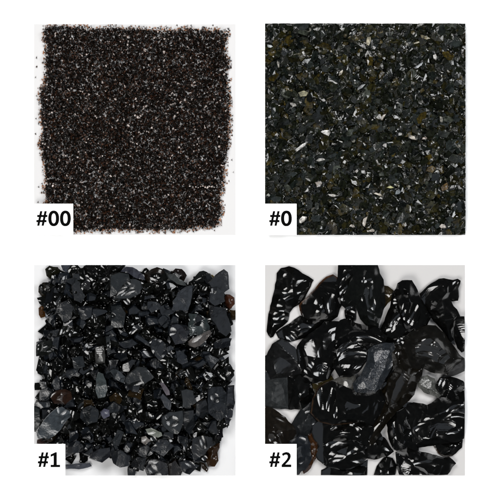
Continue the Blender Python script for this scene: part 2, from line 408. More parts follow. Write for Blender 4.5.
# ------------------------------------------------------------------ sample #2: the largest chunks, each one traced
# (label, outline, height of its underside, thickness, highlights (x, y, rx, ry, turn, lamp, ripple, wavelength, ragged), options)
K2 = [
 ('tall upright black chunk in the upper left corner of the #2 sample',
  [(277,274),(281,269),(289,267),(294,268.5),(302,274),(308,277),(313,280.5),(310,287),(306,294),(301,303),(293,307),(289.5,312),(288,320.5),(277,330),(273.5,336),(271,337),(267,330.5),(268.5,317),(273,298),(275.5,285)],
  0, 11, [(284,274,1.8,2.2,0,0,.05,3,.2),(301,280,5,1.6,25,1,.12,2,.5),(293,290.5,5,1.5,5,2,.08,2,.5),(277,305,4.2,1.2,0,0,.03,3,.1),(299,293,2,1.5,0,1,.1,2,.4),(274,313,2.4,1.2,10,2,.05,2,.3),(284,318,3,.9,15,0,.05,2,.3),(276,324,5,1,-5,1,.08,2,.4),(290,299,6,1.2,8,-1,.05,2,.3),(283,293,5,1.1,3,0,.08,2,.4),(281,311,5,1,5,1,.08,2,.4)], {}),
 ('black chunk with rusty brown upper edge beside the tall upright chunk',
  [(299.6,305),(308,297),(319,284),(326,277.5),(332.5,275),(337,278),(340,290),(341,305),(337,316),(330,321),(320,320),(308,319),(302,315),(300.5,310)],
  2, 12, [(325,307,6,1.0,50,0,.12,2.2,.5),(328,303,4,.7,50,1,.05,2,.4),(316,311,2,1.2,0,2,.1,2,.4),(322,312,6,1.2,55,-1,.1,2,.3),(333,294,4,1.2,60,2,.1,2,.4)], dict(brown=1)),
 ('narrow black lens of glass lying under the rusty edged chunk',
  [(276.5,332.5),(288,325),(300,316.5),(308,319),(323,318),(324,321),(309,335),(298,339),(288,341.5),(279,337.5)],
  0, 8, [(298,331,4,1.2,30,0,.12,2,.5),(286,337,4,1,-25,1,.1,2,.5),(292,332,2,1,0,2,.1,2,.4)], {}),
 ('rounded dull black chunk against the left border of the #2 sample',
  [(258,360),(267.5,355),(271,348),(275.5,342.5),(281,339),(287.5,342),(294,347.5),(297.5,353),(298,360),(301,373),(288,376),(277,377),(268,379),(258,380)],
  3, 10, [(275,356,2,1,0,1,.05,2,.3),(283,360,9,6,30,-1,.06,3,.6)], dict(tint=(.006,.006,.006), rough=.16)),
 ('scuffed slate grey chunk below the rounded dull chunk at the left border',
  [(256,383),(268,379),(278,376.5),(288.5,375.5),(289,408.5),(273,407),(256,404)],
  1, 9, [(272,394,.8,2.5,15,0,.1,1.5,.9)], dict(tint=(.014,.016,.017), rough=.45, grit=.35)),
 ('smooth jet black chunk right beside the scuffed slate one',
  [(287.5,375),(301,373),(306,379),(312,383),(313.5,391),(311.5,399),(302,408.5),(288,408.5)],
  2, 10, [], dict(rough=.14)),
 ('black chunk directly above the #2 card', 
  [(256,407),(266,406.5),(272.5,408.5),(279,413),(285,417.5),(291,424),(296,428),(296,440),(292,450),(256,452)],
  3, 10, [(269,439,1.6,1.2,0,1,.05,2,.2),(282,431,1.4,1,0,2,.1,2,.4)], dict(tint=(.008,.006,.004))),
 ('slanting charcoal chunk touching the point of the triangular paper gap',
  [(301.5,409),(312,401),(318,405),(320,420),(314,432),(306,436),(297,438),(291,425)],
  1, 9, [(306,411,2.4,.8,20,0,.1,2,.4),(313,424,1,1.6,0,1,.1,2,.4)], dict(tint=(.010,.011,.012), rough=.22, grit=.2)),
 ('charcoal chunk with a bright arc at its top, just right of the #2 card',
  [(290,441),(300,435.5),(307,437),(310,444),(311,456),(307,466),(301,470),(296,478),(288,478),(288,446)],
  4, 11, [(304,437.5,4.2,1.1,-20,0,.03,3,.15),(300,463,4,1.1,35,1,.05,3,.2)], dict(tint=(.010,.012,.015), rough=.22)),
 ('slim orange glinting splinter just right of the charcoal chunk with bright arc',
  [(308,435),(318,431),(322,440),(320,452),(314.5,459),(311,467),(304,473),(303,470),(310,459)],
  2, 9, [(315,449,.7,4,-15,1,.1,2,.5),(313,456,.7,2,20,0,.1,2,.4)], dict(tint=(.03,.012,.004))),
 ('black chunk with a glossy grey eye shaped ripple at the bottom of the #2 sample',
  [(316,452),(320,440),(330,434),(345,432),(360,436),(368,445),(366.5,457),(362,464),(350,468),(338,468),(328,466.5),(318,459)],
  5, 11, [(330,459,9,1.6,-3,0,.04,3,.15),(326,443,2.6,1.4,40,1,.1,2,.3),(334,441,1.6,1.1,0,0,.05,2,.2),(340,449,10,2.2,5,-1,.1,2.4,.3),(352,461,5,1.4,15,1,.08,2,.3),(336,455,6,1,12,2,.05,3,.3),(355,453,2,1.3,0,0,.05,2,.3),(345,456.5,3,1.2,20,2,.1,2,.3)], {}),
 ('low black piece at the bottom border under the glossy eye shaped ripple',
  [(322,470),(329,466),(345,467),(362,462),(367,460),(366,480),(322,480)],
  0, 7, [(351,472,3.5,1.5,0,2,.05,2,.4)], {}),
 ('broad smooth jet black block in the middle of the #2 sample',
  [(313,398),(318,388),(325,383),(333,381),(341,385),(356,393),(368,392),(378,388),(386,400),(381,415),(372,424),(355,422),(335,424),(320,421),(311,412)],
  9, 12, [(322.5,409,1.1,7,5,0,.08,2,.4),(345,403,14,3,10,-1,.12,3,.4),(326,404,.7,5,-12,1,.08,2,.4),(336,417,.8,2,0,0,.05,2,.3)], dict(rough=.12, facets=6, tilt=(5,20), scoops=0, brown=.4)),
 ('black block with a row of small sparks along its upper edge in #2',
  [(312,424),(320,419),(335,421),(360,419),(376,424),(382,438),(372,452),(360,446),(345,440),(330,441),(320,447),(314,438)],
  6, 11, [(350,418.6,4,.8,5,0,.1,2,.6),(351,424,1.3,1.6,0,1,.05,2,.2),(347,421.5,3.5,.5,0,2,.05,2,.3),(365,421,4,.5,0,0,.05,2,.4),(356,436,1.4,1,0,1,.1,2,.4),(341,434,5,.6,10,0,.1,2,.4)], dict(tilt=(4,22))),
 ('black chunk with blue white streaks at the top border, left of the largest top chunk',
  [(338,258),(362,258),(354,280),(348,292),(352,306),(346,309),(341,304),(336.5,298),(335.5,288),(338,277)],
  4, 12, [(344.5,278.5,1.3,2.4,-20,1,.04,3,.15),(339.5,288,.9,2.6,-25,0,.05,3,.2),(346.5,290.5,.9,6.5,-42,0,.04,3,.2),(344,270,6,1,35,2,.1,1.8,.5),(341,300,3,1,60,1,.1,2,.5)], {}),
 ('large plain black chunk cut by the top border of the #2 sample',
  [(354,258),(375.5,258),(379,274),(382.5,280),(383,290),(384,305),(380,318),(378,327),(366,325),(360,318),(356,306),(348,304),(344,296),(348,288),(351,278)],
  8, 14, [(372,281.5,3,1.0,5,0,.05,2,.3),(366,296,3,12,15,-1,.1,2.6,.4),(374,300,1,5,10,2,.06,2,.4),(361,281,.7,1,0,1,.05,2,.2),(361,300,.7,2.4,0,2,.05,2,.3)], dict(tint=(.004,.0045,.004), facets=6, tilt=(5,22), scoops=0, rough=.12)),
 ('small black knob between two white paper gaps near the top middle of #2',
  [(345,311),(350,306),(356,309),(355,318),(352,323),(347,323)], 0, 7, [(346,309,1.5,1,0,1,.1,2,.2),(349,320,1.2,1,0,0,.1,2,.3)], {}),
 ('small olive brown sliver tucked behind the right shoulder of the largest top chunk',
  [(380,284),(388,287),(393,291),(394,296),(388,302),(382,311)], 0, 6, [(385,290,2,1,-20,2,.1,2,.3)], dict(tint=(.022,.016,.007))),
 ('upright black chunk shaped like a thumb, second from the top right corner',
  [(396,290),(397.5,284),(402,281),(411.5,281),(417,291),(420.5,300),(425,308),(430.5,316),(426,325),(414,332),(411,330),(404,322),(399.5,305)],
  7, 13, [(403,319,.9,2,-15,0,.05,2,.2),(409,300,1.6,9,-12,-1,.1,2.4,.3),(407,322,1,4,-25,1,.06,2,.3),(401.5,308,.6,5,-12,2,.05,2,.4)], dict(facets=6, tilt=(5,22), scoops=0, rough=.12)),
 ('black wedge left of the thumb shaped chunk, beside a slit of bare paper',
  [(392,294),(396,289),(400,303),(405,320),(412,332),(406,340),(392,343),(381,341),(379,330),(385,321),(390,308)],
  2, 11, [(390,324,4,1,70,1,.15,1.8,.8),(386,330,3,.9,30,0,.1,1.8,.6),(393,303,2.2,.8,15,0,.05,2,.3)], {}),
 ('black bow shaped chunk with a grey sloping shoulder at the top right of #2',
  [(420,294),(428,286.5),(439,279.5),(448,280),(457,279.5),(460,281.5),(457.5,289),(457,301),(450.5,302),(456,309),(459,315),(457,322),(452,330),(454,342),(448,340),(441,328),(431.5,317),(425,307)],
  3, 12, [(431,287,7,1.9,38,2,.12,2.2,.3),(458,282.5,2.6,1,35,0,.03,2,.15),(430,315,1.2,.8,0,2,.05,2,.3)], dict(facets=6, tilt=(5,22), scoops=0)),
 ('white striped chunk cut by the right border of the #2 sample',
  [(453,320),(457,317),(463,317),(472,318),(472,345),(461,351.5),(457,347),(454,336)],
  6, 10, [(461.5,334,6,18,8,0,.25,2.2,.15)], dict(tilt=(4,14), scoops=0)),
 ('broad round black chunk with faint brown wisps right of the middle of #2',
  [(413,331),(420,328),(427,325.5),(435,326),(443,333),(450,343),(458,354),(462,358),(452,366),(446,374),(434,372),(423,367),(412,367),(404,359),(402,346),(406,336)],
  9, 13, [(433,344.5,.8,.6,0,0,.05,2,.2),(430,352,5,1.5,-20,2,.2,2.2,.7),(419,344,4,.5,0,2,.1,2,.9)], dict(tint=(.005,.0045,.0035), rough=.16, facets=5, tilt=(2,9), scoops=0, grit=.08)),
 ('flat grey faced wedge at the right border under the broad round chunk',
  [(457,354),(461,357),(472,362),(472,366),(460,372),(450,376),(443,377),(446,368)],
  2, 7, [], dict(tint=(.030,.030,.031), rough=.5, facets=2, tilt=(1,6), scoops=0)),
 ('glossy black chunk with a white crystalline hollow, right of the sugar white piece',
  [(436,383),(440,377.5),(449,377),(456,378.5),(462,381),(464.5,385),(460,391),(455,395),(446,397),(439,393),(436,388)],
  6, 10, [(443.5,388,9,5,-38,0,.3,1.6,.7),(439,381,1,3,-25,1,.1,2,.4)], dict(tilt=(5,22))),
 ('sugar white frosted piece between black chunks on the right side of #2',
  [(417.5,382),(420,377),(427,375.5),(434,379),(435,386),(441,394),(437,397),(431,394),(424,391.5),(419,387)],
  4, 7, [(426,385,9,8,0,0,.05,1.6,.3)], dict(tint=(.07,.072,.066), rough=.12, grit=.5, patchy=.20, scoops=0, facets=2, tilt=(2,8))),
 ('long black slab running diagonally down from the round chunk to the middle of #2',
  [(386,352),(394,344),(403,347),(406,358),(412,366),(422,368),(421,375),(416,383),(413,394),(405,402),(396,410),(388,420),(378,436),(370,446),(366,437),(373,422),(380,403),(386,388),(392,372),(390,362)],
  7, 12, [(398,352,.8,2,-20,0,.05,2,.2),(395,385,4,16,-28,-1,.06,3,.6),(384,417,1.2,1,60,2,.2,2,.4),(376,425,.9,8,-38,2,.12,2,.6)], dict(tint=(.005,.004,.0025), rough=.14, facets=4, tilt=(4,14), scoops=0)),
 ('big black chunk cut by the right border above the small almond chunk',
  [(408,404),(414,402.5),(427,405.5),(434,401),(442,396),(456,393),(472,388),(472,433),(457,441),(440,443),(428,445),(417,447),(408,444),(404,430),(403,414)],
  4, 13, [(455,409,9,1.5,18,0,.12,1.8,.5),(452,412,8,1.3,16,2,.1,1.8,.4),(435,425,12,3,15,-1,.12,2.6,.4),(446,433,5,1.2,20,1,.1,2,.4),(450,416,6,.6,12,1,.1,1.8,.5),(425,417.5,4,1.2,22,2,.05,2,.2),(415,430,3.6,.9,45,0,.12,1.8,.4),(424,437,4,.7,0,2,.1,2,.5),(457,429,1,.8,0,1,.1,2,.3),(460,404,4,.6,20,1,.1,1.8,.5)], dict(facets=7, tilt=(5,24))),
 ('black chunk with a curled bright edge left of the big right border chunk',
  [(394,411),(404,403),(411,403),(410,420),(416,440),(418,450),(406,454),(395,449),(389,438),(387,424)],
  3, 12, [(395,438,.9,4.5,8,0,.04,3,.2),(411,431,1,3,-40,1,.1,2,.4)], dict(rough=.12)),
 ('small almond shaped black chunk under the big right border chunk',
  [(433.5,445),(440,441),(448,442),(462,440),(461,447.5),(452,455),(445,456),(438,452)],
  0, 8, [(449,450.5,3.5,.8,15,2,.05,2,.3),(455,445,1.5,.8,0,0,.05,2,.4)], dict(brown=.4)),
 ('long black chunk with a pale crescent flash at the bottom right of #2',
  [(396,452),(408,449),(418,450.5),(428,453.5),(443,457.5),(448,456.5),(455,463),(449,471),(441,480),(402,480),(397,466)],
  3, 12, [(435,465,6,1.3,-28,0,.03,3,.2),(417,468,9,1.5,-38,0,.08,2.2,.3),(402,463,4,3,0,2,.25,1.6,.7),(410,475,4,1.2,0,1,.15,1.7,.5)], dict(tilt=(4,18))),
 ('small black nugget standing on the bottom border between two paper gaps',
  [(380,463),(386,457),(392,458.5),(396,466),(394,480),(373,480),(376,470)],
  0, 9, [(380,470,1,1,0,0,.1,2,.3),(388,471,1.5,1.5,0,2,.15,1.7,.4)], {}),
 ('black fragment under the foot of the diagonal slab with a pale hatched face',
  [(362,436),(374,433),(384,438),(393,451),(386,456),(378,458),(366,457.5),(358,452)],
  2, 9, [(375,443,1.4,3.6,5,0,.1,2,.3),(371,436,.7,2.4,0,1,.1,2,.4),(387.5,449,3.5,6,30,1,.12,2.3,.15)], {}),
 ('black chunk with a milky white window face left of the middle of #2',
  [(297,350),(300,343),(313,332),(325,322),(340,322),(345,335),(338,352),(334,368),(328,380),(318,383),(311,382),(303,376),(299,364)],
  4, 14, [(307,352,6.5,16,-8,0,.04,3.4,.35),(313,344,1.1,4,10,0,.05,2,.2),(317.5,351,.7,5,8,1,.05,2,.3),(299,366,.8,6,12,0,.1,2,.4),(308,364,4,.9,-35,1,.15,1.8,.5),(304,370,3,.8,-35,2,.1,1.8,.5)], dict(tilt=(5,20))),
 ('black rippled chunk with bold white striped flashes in the centre of #2',
  [(333,352),(340,343),(352,338),(362,342),(368,350),(366,360),(358,371),(350,376),(340,376),(333,366)],
  8, 12, [(352,361,20,12,32,0,.20,2.8,.4),(347,348,8,1.2,38,0,.1,2,.3),(339,357,5,1.6,35,1,.1,2,.3),(344,352,6,.9,35,0,.1,2,.3),(357,368,4,2.6,40,1,.2,2,.4),(342,368,3,2,0,2,.3,1.6,.5)], dict(tilt=(4,14), scoops=0)),
 ('black chunk with a long thin curved gleam above the striped centre chunk',
  [(338,324),(344,319),(352,321),(362,325),(378,328),(386,336),(384,342),(374,344),(362,346),(350,341),(340,344),(335,348),(333,338)],
  10, 12, [(373,340.5,11,1.0,14,0,.03,3,.15),(352,338,6,.9,20,1,.05,2,.4),(340,347,7,.7,40,0,.05,2,.3),(355,345,4,1,30,0,.08,2,.3)], dict(tilt=(4,18))),
 ('rough blue grey chunk with a pitted salt and pepper face beside the striped centre chunk',
  [(368,350),(373,346),(384,343),(393,343),(396,350),(392,360),(390,368),(384,378),(379,388),(376,394),(366,392),(355,391),(353,382),(361,374),(367,361)],
  9, 9, [(374,360,3.5,13,-28,0,.10,1.6,.9),(363,382,3,5,-30,2,.10,1.6,.9),(386,362,4,16,-25,-1,.06,2,.9),(391,366,1,10,-25,1,.1,2,.8)], dict(tint=(.016,.019,.023), rough=.22, grit=.5, patchy=.10, facets=3, tilt=(1,7), scoops=0, toward=.7)),
 ('pale grey faceted scrap under the striped centre chunk',
  [(330,381),(342,376),(354,375),(355,382),(352,391),(343,388),(338,386)],
  6, 6, [(345,381,2,4.5,0,2,.05,3,.3)], dict(tint=(.06,.058,.052), rough=.2, facets=3, tilt=(2,12), scoops=0)),
 ('dark wedge between the pitted chunk and the round chunk in #2',
  [(391,344),(397,336),(406,336),(407,348),(405,362),(398,372),(388,384),(383,386),(384,377),(392,360)],
  4, 10, [(395,352,1,3.5,-25,0,.08,2,.3),(397,340,1.2,1,0,1,.1,2,.3)], {}),
 ('small dark filler chunk below the milky window chunk, left of the grey scrap',
  [(311,381),(320,377),(331,376),(336,383),(330,388),(319,394),(313,392)], 1, 8, [(324,385,.7,.7,0,0,.1,2,.2)], dict(tint=(.02,.015,.004))),
 ('dark chunk under the pitted one, reaching the broad smooth block',
  [(350,388),(366,390),(378,392),(386,384),(394,396),(388,404),(370,402),(354,398)], 3, 8, [], dict(tint=(.008,.006,.003))),
]
for i, (lab, poly, z, th, hl, op) in enumerate(K2):
    op = dict(op); br = op.pop('brown', 0)
    if 'tint' in op: op['tint'] = tuple(v * .55 for v in op['tint'])
    if 'rough' in op: op['rough'] = op['rough'] * .85
    if br: op['rust'] = ((-.6, -.8), 2.2, (.05, .02, .008)) if br == 1 else ((-.8, .5), 1.6, (.03, .016, .008))
    o = shard('glass_chunk', poly, z, th, 200 + i, M_CHUNK, '2', hl=hl, spacing=0.66, **{**dict(tint=BLACK, rough=0.12, grit=.05, ripple=.16, wob=.22, swell=.12, facets=8, tilt=(5, 32), toward=.12, grow=.9, jag=.5, scoops=int(i % 4 == 1), avoid=1.0), **op})
    tag(o, lab, 'glass chunk', 'largest black glass chunks in the #2 sample')

# ------------------------------------------------------------------ sample #1: traced shards
SL = (.026,.033,.045); SM = (.017,.022,.030); SD = (.010,.013,.018); TE = (.020,.028,.031); BR = (.022,.013,.006); LI = (.040,.044,.066)
K1 = [
 ('olive black granule at the top left corner of the #1 sample', [(45.4,269),(49.6,265.6),(58,267),(60,270.5),(57.3,275.4),(52.4,280.3),(46.8,276)], 2,7,(.010,.010,.005),.2,[(51,268.5,1.4,.8,0,0,.05,2,.3)]),
 ('dark brown rimmed nodule at the upper left edge of #1', [(39,286.6),(43.3,282.4),(51,282.4),(54,288),(51,294),(46.8,296),(42.6,297),(38.7,292)],3,8,(.013,.010,.005),.25,[]),
 ('smooth slate piece just below the brown rimmed nodule', [(46.8,294),(52,288),(57,286.6),(61,297),(57,307),(45.4,305)],5,7,SD,.4,[]),
 ('amber brown nodule at the left edge of #1 beside a bright grey face', [(38.7,308),(42,305.5),(45,307.5),(47,313),(44.7,317),(41,318),(39,314.6)],1,6,(.075,.030,.006),.3,[]),
 ('small bright grey four sided shard beside the amber nodule at the left edge', [(45,308),(49,306.5),(54,312.5),(50,316),(46.5,317)],7,4,(.22,.24,.27),.35,[]),
 ('long bluish slate flake at the top border left of the middle of #1', [(61,262),(74,262),(79,267),(84.5,270.5),(82,273),(69,273),(63.6,270.5)],4,6,(.035,.043,.068),.45,[]),
 ('tall dark slate shard under the bluish top flake', [(60,273),(70.6,272.6),(72.7,285),(74,299),(67.8,301),(62,290),(58,281)],6,9,SD,.3,[(67,283,.8,9,-10,0,.1,2,.6),(62,285,3,3,0,2,.3,1.6,.8)]),
 ('dark slate block right of the tall dark shard at the top', [(73,273),(80.4,273),(81,288),(86,296),(82,303),(75,300),(72,285)],5,9,SD,.4,[]),
 ('jet black lump at the top border over a glassy sparkling shard', [(84,266),(89,264),(101,262),(101,277),(92,279),(85,273)],6,8,(.004,.004,.004),.25,[]),
 ('glassy grey shard full of sparkle near the top left', [(80,278),(88,274),(91,281),(90,289),(84.6,290),(81,286)],9,6,(.02,.02,.022),.15,[(86,283,4,5,10,0,.5,1.8,.7),(83,278,2,1,0,1,.1,2,.4)]),
 ('big teal slate plate near the top of #1, partly under a lighter plate', [(110.5,274),(120,272),(129.4,274),(130.5,279.6),(118,294),(111,297)],11,7,TE,.5,[]),
 ('lighter slate plate with scratch marks overlapping the big teal plate', [(130,279),(136,279),(140.8,281),(140.8,293),(131,298),(113,299.5),(120,291)],13,6,(.033,.041,.046),.5,[(131,284,2.5,.6,-50,0,.2,1.5,.4),(135,291,5,.8,10,0,.3,1.5,.6),(115.5,293.5,3,.8,45,1,.1,2,.4)]),
 ('lilac slate flake at the top border above the teal plate', [(121,271.5),(125,266.5),(133,267),(137,269),(144.8,275),(145,280),(137.8,278.5),(130,273.5)],10,6,(.047,.050,.075),.5,[(123.5,271.5,3,1,0,0,.1,2,.4)]),
 ('black slab along the top border left of the lilac flake', [(99,262),(126.6,262),(124,270),(121,272.6),(108.4,273.5),(105,268.4)],6,7,(.005,.005,.005),.3,[]),
 ('knobbly brown black lump at the top edge right of the lilac flake', [(144.8,272.6),(151.8,269),(157.4,267),(163,269),(167,276),(160,283),(150,284),(145,279)],7,10,(.009,.006,.004),.3,[(158,284,1.6,4,-20,0,.15,2,.4)]),
 ('small slate triangle below the knobbly brown black lump', [(147.8,301),(153,301),(160.5,303.5),(162,308.5),(152,312.5),(147.4,307.6)],12,5,SL,.45,[]),
 ('dark teal block under the plates in the upper middle', [(111,305),(122,303.4),(126.6,313),(124,327),(112,327.5)],10,7,(.010,.016,.019),.45,[]),
 ('rounded brown black lump at the top edge near the yellow glint', [(172,272),(175.6,268.4),(182,269),(187,275.4),(184,281.5),(177,278)],5,8,(.009,.005,.004),.3,[]),
 ('long grey green sliver below the rounded brown black lump', [(166,272),(174,274),(184,281),(187,285.5),(178,284),(169,279)],12,4,(.045,.052,.050),.4,[]),
 ('black angular shard with a toothed top at the upper right edge', [(191,281),(199.4,271.5),(203.6,270.5),(210,274),(205,282),(196,285)],6,8,(.008,.009,.009),.25,[(198,279,5,.7,25,2,.1,2,.4)]),
 ('yellow olive scrap in the upper right of #1', [(204.7,277),(212,274.5),(215,277),(208,284),(204.8,284)],2,4,(.17,.115,.015),.3,[(206,281,1.2,2.5,0,0,.1,2,.3)]),
 ('tall pointed slate shard at the upper right corner of #1', [(208,283),(213,278),(219,272),(224,269),(228,272),(228.8,279.6),(229.5,288.7),(226,291),(223,294),(212,289)],8,9,(.019,.023,.032),.5,[]),
 ('scuffed slate nugget in front of the tall pointed shard', [(210.6,288),(217.6,286.6),(224.6,293.6),(225.3,301),(215,305.5),(208.5,301)],13,6,(.030,.036,.046),.5,[(212,290,1,3,0,1,.2,2,.5)]),
 ('reddish brown nugget at the right edge of #1', [(226,294),(230,294.5),(234.4,297.5),(234.8,304),(230,309),(224.6,304)],4,7,(.060,.020,.010),.35,[]),
 ('olive brown scrap at the right edge below the reddish nugget', [(228,309),(238,310),(238,319.5),(229,320)],1,6,(.028,.017,.005),.35,[]),
 ('long dark slate slab running down the upper right edge', [(208.5,304),(216,305.5),(226,308),(229,319),(231.6,331),(226,336),(219,331),(211,319)],9,7,(.018,.022,.029),.5,[]),
 ('large smooth slate quadrilateral in the upper right of #1', [(178.4,292),(186,286.5),(193.4,285),(192.4,296),(188.5,310),(172,310),(173,301)],14,6,(.036,.043,.054),.5,[]),
 ('crinkled teal grey glass piece right of the middle top', [(189,313),(198,313.5),(207.5,318.5),(210,326),(208.5,335),(198,335),(190,336),(188.5,324)],11,7,(.032,.041,.042),.3,[(199,322,7,4,20,2,.45,2.2,.5),(204,317,5,1,20,0,.2,2,.5),(193,330,3,3,0,1,.3,2,.6)]),
 ('tan speckled oval stone like shard right of the middle', [(188.4,341),(192,338),(198,335.5),(205,331.5),(210.4,329.5),(212,333),(204,342),(195,347),(189.6,345.4)],17,5,(.14,.115,.10),.5,[(199,339,8,3,33,0,.15,1.4,.9)]),
 ('small dark blue slate shard left of the tan oval, lower down', [(176,350),(181,351),(187,355),(188.4,362),(182.6,364),(177,361)],12,5,(.017,.024,.040),.5,[]),
 ('dark slate wedge below the long slab at the right edge', [(213.4,343),(222,338),(232,338),(230.4,345.4),(221,348),(215,348)],9,6,(.016,.020,.028),.5,[]),
 ('knobby black lump at the right edge below the middle', [(224,364),(230,363.5),(234.4,375),(230,380.5),(223,379.5),(221,371)],5,8,(.010,.011,.012),.3,[(229,372,3,1,40,2,.1,2,.4)]),
 ('tall slate slab on the lower right edge of #1', [(227,385),(234.5,384.5),(235.2,402),(232,418),(227,428),(224,415)],7,8,(.026,.030,.042),.5,[]),
 ('wide dark blue slate plate inside the lower right edge', [(208,388),(222,386),(227,394),(228,412),(220,421),(208,412)],9,7,(.013,.018,.026),.5,[(211,397,2,2,0,1,.3,2,.5)]),
 ('grey slate pentagon in the lower right of #1', [(180.6,389),(187,388),(193.8,390),(197.2,401),(190,404.5),(182.8,406.3)],14,6,(.030,.036,.041),.5,[]),
 ('fish shaped dark slate body in the centre of #1 with a paler lower edge', [(126,377),(129,373),(137.8,365.5),(146,366.4),(150.4,371),(154.8,376.5),(145,383.5),(132,385),(125,381)],16,6,(.020,.026,.028),.45,[(144,381.5,9,.9,12,2,.1,3,.2),(149.5,370,.8,3.5,10,1,.1,2,.4)]),
 ('slate tail shaped shard joining the fish shaped piece on its left', [(110.5,370),(114,368),(119,369.5),(127,377),(126,383),(117,379)],15,5,(.040,.050,.058),.45,[(110.5,373,2,1.6,0,0,.1,2,.3)]),
 ('small slate piece beneath the fish shaped shard', [(126.6,384),(140.6,384.6),(139,391.6),(133,391)],12,5,SM,.45,[]),
 ('teal oval shard with a yellow green spot left of the centre', [(99,371),(104,373),(107,380),(108.5,389),(106,396),(99,397.5),(96.3,388),(97,378)],15,6,(.055,.075,.078),.4,[]),
 ('dark crystal shard with a light vertical streak right of the centre', [(150.4,345),(153,338),(160,338.5),(166,343),(168.6,352),(160,360),(154.6,354)],14,7,(.022,.026,.036),.4,[(154.5,350,1,6.5,-32,2,.1,2.5,.3),(162,341,2,1,-30,0,.1,2,.3),(163,356,5,1.6,10,1,.25,2,.6)]),
 ('pale pinkish sliver right of the centre of #1', [(160.5,381.5),(164,382),(168,387),(170.4,394),(167,394.5),(163.5,389)],15,4,(.19,.16,.19),.5,[]),
 ('slate shard below the pale pinkish sliver', [(160,396),(163.5,392.5),(171.8,401),(170.7,409.8),(165,406)],14,5,(.034,.040,.052),.5,[]),
 ('big pale slate pentagon in the lower middle of #1', [(162,415),(170,410.5),(183,409.5),(183,423),(178.4,433),(169.6,430),(161.6,421)],16,6,(.034,.043,.048),.45,[(177,424,4,2,20,0,.2,1.8,.6),(166,416,4,.8,-60,1,.1,2,.6)]),
 ('pale green white splinter above the tan nodule, lower middle', [(146,428),(152,427),(162,431.5),(163,434.5),(158.6,436.5),(149,433.5)],17,3,(.30,.33,.27),.4,[(155,432,5,1.5,-15,0,.1,2,.3)]),
 ('tan white nodule in the lower middle of #1', [(142,436),(146.5,434.8),(152.5,439),(149,441),(146.5,444),(142,441)],16,4,(.32,.28,.25),.45,[(147,438,3,2,0,0,.25,1.7,.6)]),
 ('slate rhombus near the lower middle, right of the tan nodule', [(151,447),(159.7,438),(168,438),(174.5,444.8),(164,455)],16,5,(.030,.036,.048),.5,[]),
 ('very large pale slate oval just above the #1 card', [(38.4,433.6),(42,424),(48,415.4),(56.6,407.7),(63.6,405.4),(70.6,409.6),(72,415.4),(65,424),(56.6,434),(49.6,437.3),(39.8,438)],17,7,(.050,.066,.080),.5,[(67,411.5,3.5,2,50,0,.2,1.8,.8),(63,421,6,1,45,1,.2,1.8,.7)]),
 ('tall green edged slate slab at the left border above the #1 card', [(30,404),(40.5,408.4),(41,424),(37,431),(30,431)],8,8,(.026,.038,.040),.45,[]),
 ('reddish scrap at the corner above the #1 card', [(37.7,439),(44,438),(46,444),(45,449),(37,449)],4,6,(.10,.045,.035),.4,[]),
 ('slate block with a scalloped foot on the bottom edge of #1', [(111,450.6),(121,448.5),(129.8,456),(130,464.6),(121,466.4),(114,462)],13,6,(.026,.031,.040),.5,[]),
 ('upright dark slate tile above the scalloped bottom block', [(112.6,439.5),(118,428),(124.6,431),(119.5,444.5),(114,444)],14,5,(.018,.023,.028),.5,[]),
 ('wide blue slate shard at the bottom edge right of the #1 card', [(92,452),(100,447.5),(110.5,446.5),(112,455),(103,461.5),(90,457)],12,6,(.021,.025,.037),.5,[]),
 ('dark shard on the bottom edge left of the striped piece', [(132,462),(137.8,455.5),(147,457),(144,470),(134,468)],10,7,(.014,.016,.020),.45,[]),
 ('tiny black cube like bit below the bottom edge of #1', [(128,466),(135.7,469),(135.3,476),(128,477)],0,6,(.007,.008,.014),.4,[]),
 ('striped shard with pale facets at the bottom middle of #1', [(145,466),(151.8,457.6),(160,458),(167,462),(169,472),(164.4,478),(148,475)],13,7,(.020,.020,.025),.4,[(158,461,7,1.7,-25,0,.08,3,.2),(149,468,4,1.4,-30,1,.05,3,.2),(161,472.5,3,.8,0,2,.1,2,.3)]),
 ('dark brown shard on the bottom border right of the striped one', [(168,463),(176,457.5),(182.5,469),(180,479),(168,479)],9,6,(.014,.007,.004),.4,[]),
 ('dark slate shard on the bottom edge, lower right', [(178.4,459),(191,459.6),(199.6,464.6),(190,473.5),(182.6,470.5)],12,6,(.018,.022,.032),.5,[(186,462,4,1,-15,1,.1,2,.4)]),
 ('broad dark slate lump in the lower right quarter', [(192.4,437),(203,434.5),(212.5,436.5),(213.4,443),(204,454),(196.6,458),(191.5,449)],13,7,(.012,.014,.018),.45,[(206,447,.8,3,20,0,.1,2,.4)]),
 ('amber footed dark shard at the lower right corner of #1', [(207.8,447),(212,443.6),(219.7,442.5),(217.6,452),(218.5,460.4),(214.8,466.3),(207.8,466.3),(206,459)],3,8,(.030,.014,.005),.35,[]),
 ('small brown black finger left of the amber footed shard', [(199.4,461),(204,463),(208.5,468.8),(207,472),(202,468)],1,6,(.018,.010,.004),.35,[]),
 ('glossy black lump on the lower right edge with a thin bright line', [(208,424),(223,427.5),(223.4,436.6),(216,439.5),(207.8,435)],8,8,(.005,.005,.006),.15,[(211,436.5,6,.6,-15,0,.03,3,.2),(203,421,3,2,0,1,.4,1.6,.7)]),
 ('upright dark slate block above the broad dark lump', [(183,410),(194,409),(195.5,425),(190,434.5),(183.5,425)],12,6,(.012,.016,.021),.5,[]),
 ('long bluish sliver resting on the paper right of the #1 card', [(60,465),(76,463.3),(90,462.6),(92,466),(79,469),(60,469)],0,5,(.055,.062,.085),.5,[]),
 ('black lump crossed by a long silver streak on the left edge', [(37,345),(44,340),(55,339),(58,346),(52,354),(37,356)],10,6,(.007,.008,.007),.2,[(47,346.5,10,.9,22,0,.05,3,.15),(48,351,6,.5,12,1,.05,3,.2)]),
